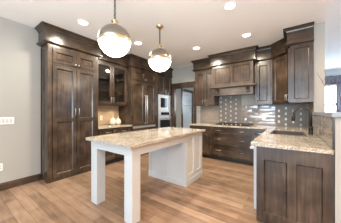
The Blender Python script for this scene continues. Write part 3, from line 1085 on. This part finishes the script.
obj('base_moulding', mb, 'white', t)
for x0, x1 in ((IX0, IX0 + 0.145), (IX1 - 0.135, IX1)):
    obj('leg', MB().box(x0, x1, IY0, IY0 + 0.128, 0.001, 0.765), 'white', t, 0.004)
mb = MB()
mb.box(IX0, IX1, IY0, IY0 + 0.03, 0.766, 0.873)
mb.box(IX0, IX0 + 0.03, IY0 + 0.03, IY1, 0.766, 0.873)
mb.box(IX1 - 0.03, IX1, IY0 + 0.03, IY1, 0.766, 0.873)
obj('apron', mb, 'white', t)
tag(obj('countertop', MB().box(-2.283, -1.358, 1.158, 3.06, 0.8745, 0.915), 'granite', None, 0.004), 'brown speckled granite slab on the white island', 'countertop')

# ================================================================== LIGHT FITTINGS
CANS = [(-2.86, 1.41, 'round ceiling light above the pantry cabinet'),
        (-2.73, 2.55, 'round ceiling light just beside the nearer pendant globe'),
        (-0.70, 2.43, 'round ceiling light nearest the top edge of the photo'),
        (-0.70, 3.54, 'round ceiling light in front of the range hood right end'),
        (-1.815, 3.57, 'round ceiling light in front of the left wall cabinet')]


def can(x, y, label):
    t = thing('ceiling_light', (x, y, CEIL), label, 'ceiling light', 'recessed ceiling lights')
    obj('trim_ring', MB().lathe((x, y, CEIL), [(0.070, -0.0005), (0.092, -0.0005), (0.092, -0.004), (0.085, -0.009), (0.073, -0.010), (0.070, -0.004), (0.070, -0.0005)], 28), 'whitetrim', t)
    obj('lens', MB().lathe((x, y, CEIL), [(0, -0.0035), (0.069, -0.0035), (0.069, -0.0008), (0, -0.0008)], 28), 'canlens', t)
    l = bpy.data.lights.new('can_beam', 'SPOT')
    l.energy = CAN_W * (2.2 if -2 < x < -1 else 1.2 if x > -1 else 1.15)
    l.color = (1.0, 0.84, 0.64) if x > -1 else WARM
    l.spot_size = R(176)
    l.spot_blend = 0.6
    l.shadow_soft_size = 0.06
    lo = bpy.data.objects.new('can_beam', l)
    lo.parent = t
    lo.location = (0, 0, -0.03)
    C.objects.link(lo)


for c in CANS:
    can(*c)


def pendant(x, y, label):
    zc, r = 2.180, 0.201
    zb = -0.010                    # band height over the centre
    t = thing('pendant_lamp', (x, y, CEIL), label, 'pendant lamp', 'globe pendants over the island')
    c = (x, y, zc)
    obj('canopy', MB().lathe((x, y, CEIL), [(0, -0.001), (0.062, -0.001), (0.062, -0.012), (0.05, -0.03), (0.035, -0.042), (0.012, -0.05), (0, -0.05)], 24), 'brass', t)
    # chain
    mb = MB()
    z = CEIL - 0.05
    k = 0
    zt = zc + r + 0.075
    L = 0.034
    n = int((z - zt) / 0.026)
    st = (z - zt) / n
    for k in range(n):
        zz = z - st * (k + 0.5)
        pts = []
        for q in range(9):
            th = 2 * math.pi * q / 8
            u, v = 0.013 * math.sin(th), L / 2 * math.cos(th)
            pts.append((x + (u if k % 2 else 0), y + (0 if k % 2 else u), zz + v))
        mb.tube(pts, 0.0046, 5, False)
    obj('chain', mb, 'bronze', t)
    obj('neck', MB().lathe(c, [(0, r + 0.082), (0.010, r + 0.08), (0.013, r + 0.06), (0.044, r + 0.058), (0.046, r + 0.046), (0.026, r + 0.042), (0.026, r + 0.012), (0.045, r + 0.004), (0.048, r - 0.008), (0, r - 0.008)], 20), 'brass', t)
    prof = [(0.03, r - 0.004)]
    for k in range(0, 13):
        th = R(80) - (R(80) - math.asin((zb + 0.018) / r)) * k / 12
        prof.append((r * math.cos(th) + 0.003, r * math.sin(th)))
    q = [(a - 0.006, b - 0.002) for a, b in prof[::-1]]
    obj('dome', MB().lathe(c, prof + q, 40), 'pewter', t)
    rb = r * 0.99
    obj('band', MB().lathe(c, [(rb, zb + 0.020), (rb + 0.008, zb + 0.020), (rb + 0.010, zb + 0.012), (rb + 0.006, zb + 0.008), (rb + 0.006, zb - 0.008), (rb + 0.010, zb - 0.012), (rb + 0.008, zb - 0.018), (rb - 0.004, zb - 0.018), (rb - 0.004, zb + 0.020)], 40), 'brass', t)
    for k in range(8):
        mb = MB()
        th = 2 * math.pi * k / 8 + 0.3
        cx, cy = x + (rb + 0.008) * math.cos(th), y + (rb + 0.008) * math.sin(th)
        mb.tube([(cx, cy, zc + zb - 0.016), (cx, cy, zc + zb + 0.018)], 0.007, 6)
        obj('band_screw', mb, 'brass', t)
    prof = []
    a0 = math.asin((zb - 0.019) / r)
    for k in range(0, 17):
        th = a0 - (a0 + math.pi / 2) * k / 16
        prof.append((max(0.0, r * 0.985 * math.cos(th)), r * 0.985 * math.sin(th)))
    obj('globe', MB().lathe(c, prof, 40), 'globe', t)


pendant(-1.838, 1.31, 'larger looking globe pendant nearest the pantry cabinet')
pendant(-1.875, 2.265, 'smaller looking globe pendant in front of the refrigerator')

PUCKS = [(-2.03, 4.66, UZ0, 'small puck light under the left wall cabinet', 2.2),
         (-0.515, 4.66, UZ0, 'small puck light under the single door wall cabinet', 2.2),
         (0.16, 3.95, UZ0, 'small puck light under the end wall cabinet', 1.6),
         (-3.83, 2.30, 1.43, 'small puck light under the left glass door', 2.4),
         (-3.83, 2.74, 1.43, 'small puck light under the right glass door', 2.4)]
for x, y, z, label, e in PUCKS:
    t = thing('puck_light', (x, y, z), label, 'cabinet light', 'puck lights under the wall cabinets')
    obj('housing', MB().lathe((x, y, z), [(0.026, -0.001), (0.034, -0.001), (0.034, -0.010), (0.026, -0.012), (0.026, -0.001)], 18), 'bronze', t)
    obj('lens', MB().lathe((x, y, z), [(0, -0.009), (0.025, -0.009), (0.025, -0.002), (0, -0.002)], 18), 'puck', t)
    l = bpy.data.lights.new('puck_beam', 'SPOT')
    l.energy = e * 2.2
    l.color = (1.0, 0.74, 0.46)
    l.spot_size = R(140)
    l.spot_blend = 0.8
    l.shadow_soft_size = 0.025
    lo = bpy.data.objects.new('puck_beam', l)
    lo.parent = t
    lo.location = (0, 0, -0.02)
    C.objects.link(lo)

# ================================================================== SMALL THINGS


def gourd(x, y, s, label):
    t = thing('gourd_vase', (x, y, 0.9155), label, 'vase', 'cream gourd vases on the buffet')
    prof = [(0, 0), (0.05, 0), (0.073, 0.02), (0.086, 0.06), (0.083, 0.10), (0.064, 0.145), (0.040, 0.172), (0.030, 0.183), (0, 0.186)]
    obj('body', MB().lathe((x, y, 0.9155), [(a * s, b * s) for a, b in prof], 28), 'ceramic', t)
    obj('stem', MB().tube([(x, y, 0.9155 + 0.180 * s), (x + 0.004, y, 0.9155 + 0.205 * s), (x + 0.012 * s, y + 0.004, 0.9155 + 0.245 * s)], [0.017 * s, 0.010 * s, 0.012 * s], 10), 'ceramic', t)


gourd(-3.84, 2.675, 1.0, 'cream gourd shaped vase, taller, nearer the pantry')
gourd(-3.84, 2.845, 0.9, 'cream gourd shaped vase, smaller, nearer the refrigerator')


def plate(name, fr, a, z, wdt, hgt, label, cat, switches=0, sockets=0):
    t = thing(name, fr.p(a, 0.0, z), label, cat)
    obj('plate', MB().fbox(fr, a - wdt / 2, a + wdt / 2, 0.001, 0.007, z - hgt / 2, z + hgt / 2), 'whitetrim', t, 0.002)
    for i in range(switches):
        c = a + (i - (switches - 1) / 2) * 0.046
        obj('rocker', MB().fbox(fr, c - 0.016, c + 0.016, 0.0072, 0.011, z - 0.033, z + 0.033), 'white', t, 0.002)
    for i in range(sockets):
        c = z + (i - (sockets - 1) / 2) * 0.04
        mb = MB()
        mb.fbox(fr, a - 0.017, a + 0.017, 0.0072, 0.009, c - 0.014, c + 0.014)
        obj('socket', mb, 'white', t, 0.003)


fWL = Frame(XL, 0, 0, 1)
plate('light_switch', fWL, 0.60, 1.118, 0.215, 0.118, 'white multi gang light switch plate on the cream wall', 'light switch', switches=4)
plate('wall_outlet', fWL, 0.535, 0.378, 0.075, 0.118, 'white outlet low on the cream wall under the switch', 'outlet', sockets=2)
plate('wall_outlet', Frame(XA + 0.010, 0, 0, 1), 2.44, 1.10, 0.075, 0.118, 'cream outlet on the tan tile beside the vases', 'outlet', sockets=2)
plate('wall_outlet', Frame(0, YB - 0.016, 1, 0), -0.545, 1.12, 0.075, 0.118, 'white plate added for a bright reflection on the tile right of the cooktop', 'outlet', sockets=2)  # plate added where the glazed tile shows a bright reflection

# twigs in a floor vase beyond the half wall
t = thing('twig_arrangement', (0.66, 3.5, 0), 'floor vase of bare twigs behind the half wall', 'plant')
obj('vase', MB().lathe((0.66, 3.5, 0.001), [(0, 0), (0.08, 0), (0.11, 0.15), (0.10, 0.5), (0.055, 0.85), (0.045, 0.95), (0.06, 1.0), (0.05, 1.0), (0.035, 0.95), (0.03, 0.5), (0, 0.5)], 24), 'vase', t)
rt = random.Random(5)
ends = [(0.345, 3.5, 1.885), (0.44, 3.55, 1.93), (0.56, 3.42, 1.72), (0.64, 3.6, 1.85), (0.75, 3.5, 1.75), (0.60, 3.52, 1.56), (0.69, 3.42, 1.62), (0.53, 3.6, 1.60)]
for e in ends:
    mb = MB()
    p0 = Vector((0.66 + rt.uniform(-0.012, 0.012), 3.5 + rt.uniform(-0.012, 0.012), 0.56))
    p1 = Vector(e)
    mid_ = p0.lerp(p1, 0.55) + Vector((0.04, rt.uniform(-0.02, 0.02), 0.06))
    mid_.x = max(mid_.x, 0.545)
    pts = [p0, Vector((p0.x, p0.y, 1.0)), mid_, mid_.lerp(p1, 0.5) + Vector((rt.uniform(-0.015, 0.015), 0, 0.02)), p1]
    mb.tube(pts, [0.006, 0.006, 0.005, 0.004, 0.0025], 5)
    for k in range(3):
        b = pts[2].lerp(p1, 0.2 + 0.25 * k)
        mb.tube([b, b + Vector((rt.uniform(-0.05, 0.05), rt.uniform(-0.03, 0.03), rt.uniform(0.04, 0.11)))], [0.003, 0.002], 4)
    obj('twig', mb, 'twig', t)


# dining window dressing
def cloth(x0, x1, y, z0, z1, amp, pitch):
    mb = MB()
    n = int((x1 - x0) / pitch * 8)
    rows = []
    for zz in (z0, (z0 + z1) / 2, z1):
        rows.append([(x0 + (x1 - x0) * i / n, y + amp * math.sin(2 * math.pi * i / 8), zz) for i in range(n + 1)])
    V = [[mb.bm.verts.new(p) for p in r] for r in rows]
    Wv = [[mb.bm.verts.new((p[0], p[1] + 0.006, p[2])) for p in r] for r in rows]
    for i in range(n):
        for j in range(2):
            mb.bm.faces.new((V[j][i], V[j][i + 1], V[j + 1][i + 1], V[j + 1][i])).smooth = True
            mb.bm.faces.new((Wv[j][i], Wv[j + 1][i], Wv[j + 1][i + 1], Wv[j][i + 1])).smooth = True
        mb.bm.faces.new((V[0][i], Wv[0][i], Wv[0][i + 1], V[0][i + 1]))
        mb.bm.faces.new((V[2][i], V[2][i + 1], Wv[2][i + 1], Wv[2][i]))
    for i in (0, n):
        for j in range(2):
            mb.bm.faces.new((V[j][i], V[j + 1][i], Wv[j + 1][i], Wv[j][i]))
    return mb


tag(obj('window_valance', cloth(0.85, 2.3, YE - 0.09, 2.36, 2.70, 0.02, 0.11), 'fabric'), 'grey patterned valance across the top of the dining window', 'curtain')
tag(obj('curtain_panel', cloth(1.47, 2.3, YE - 0.17, 0.05, 2.36, 0.03, 0.12), 'fabric'), 'grey patterned curtain hanging beside the dining window', 'curtain')
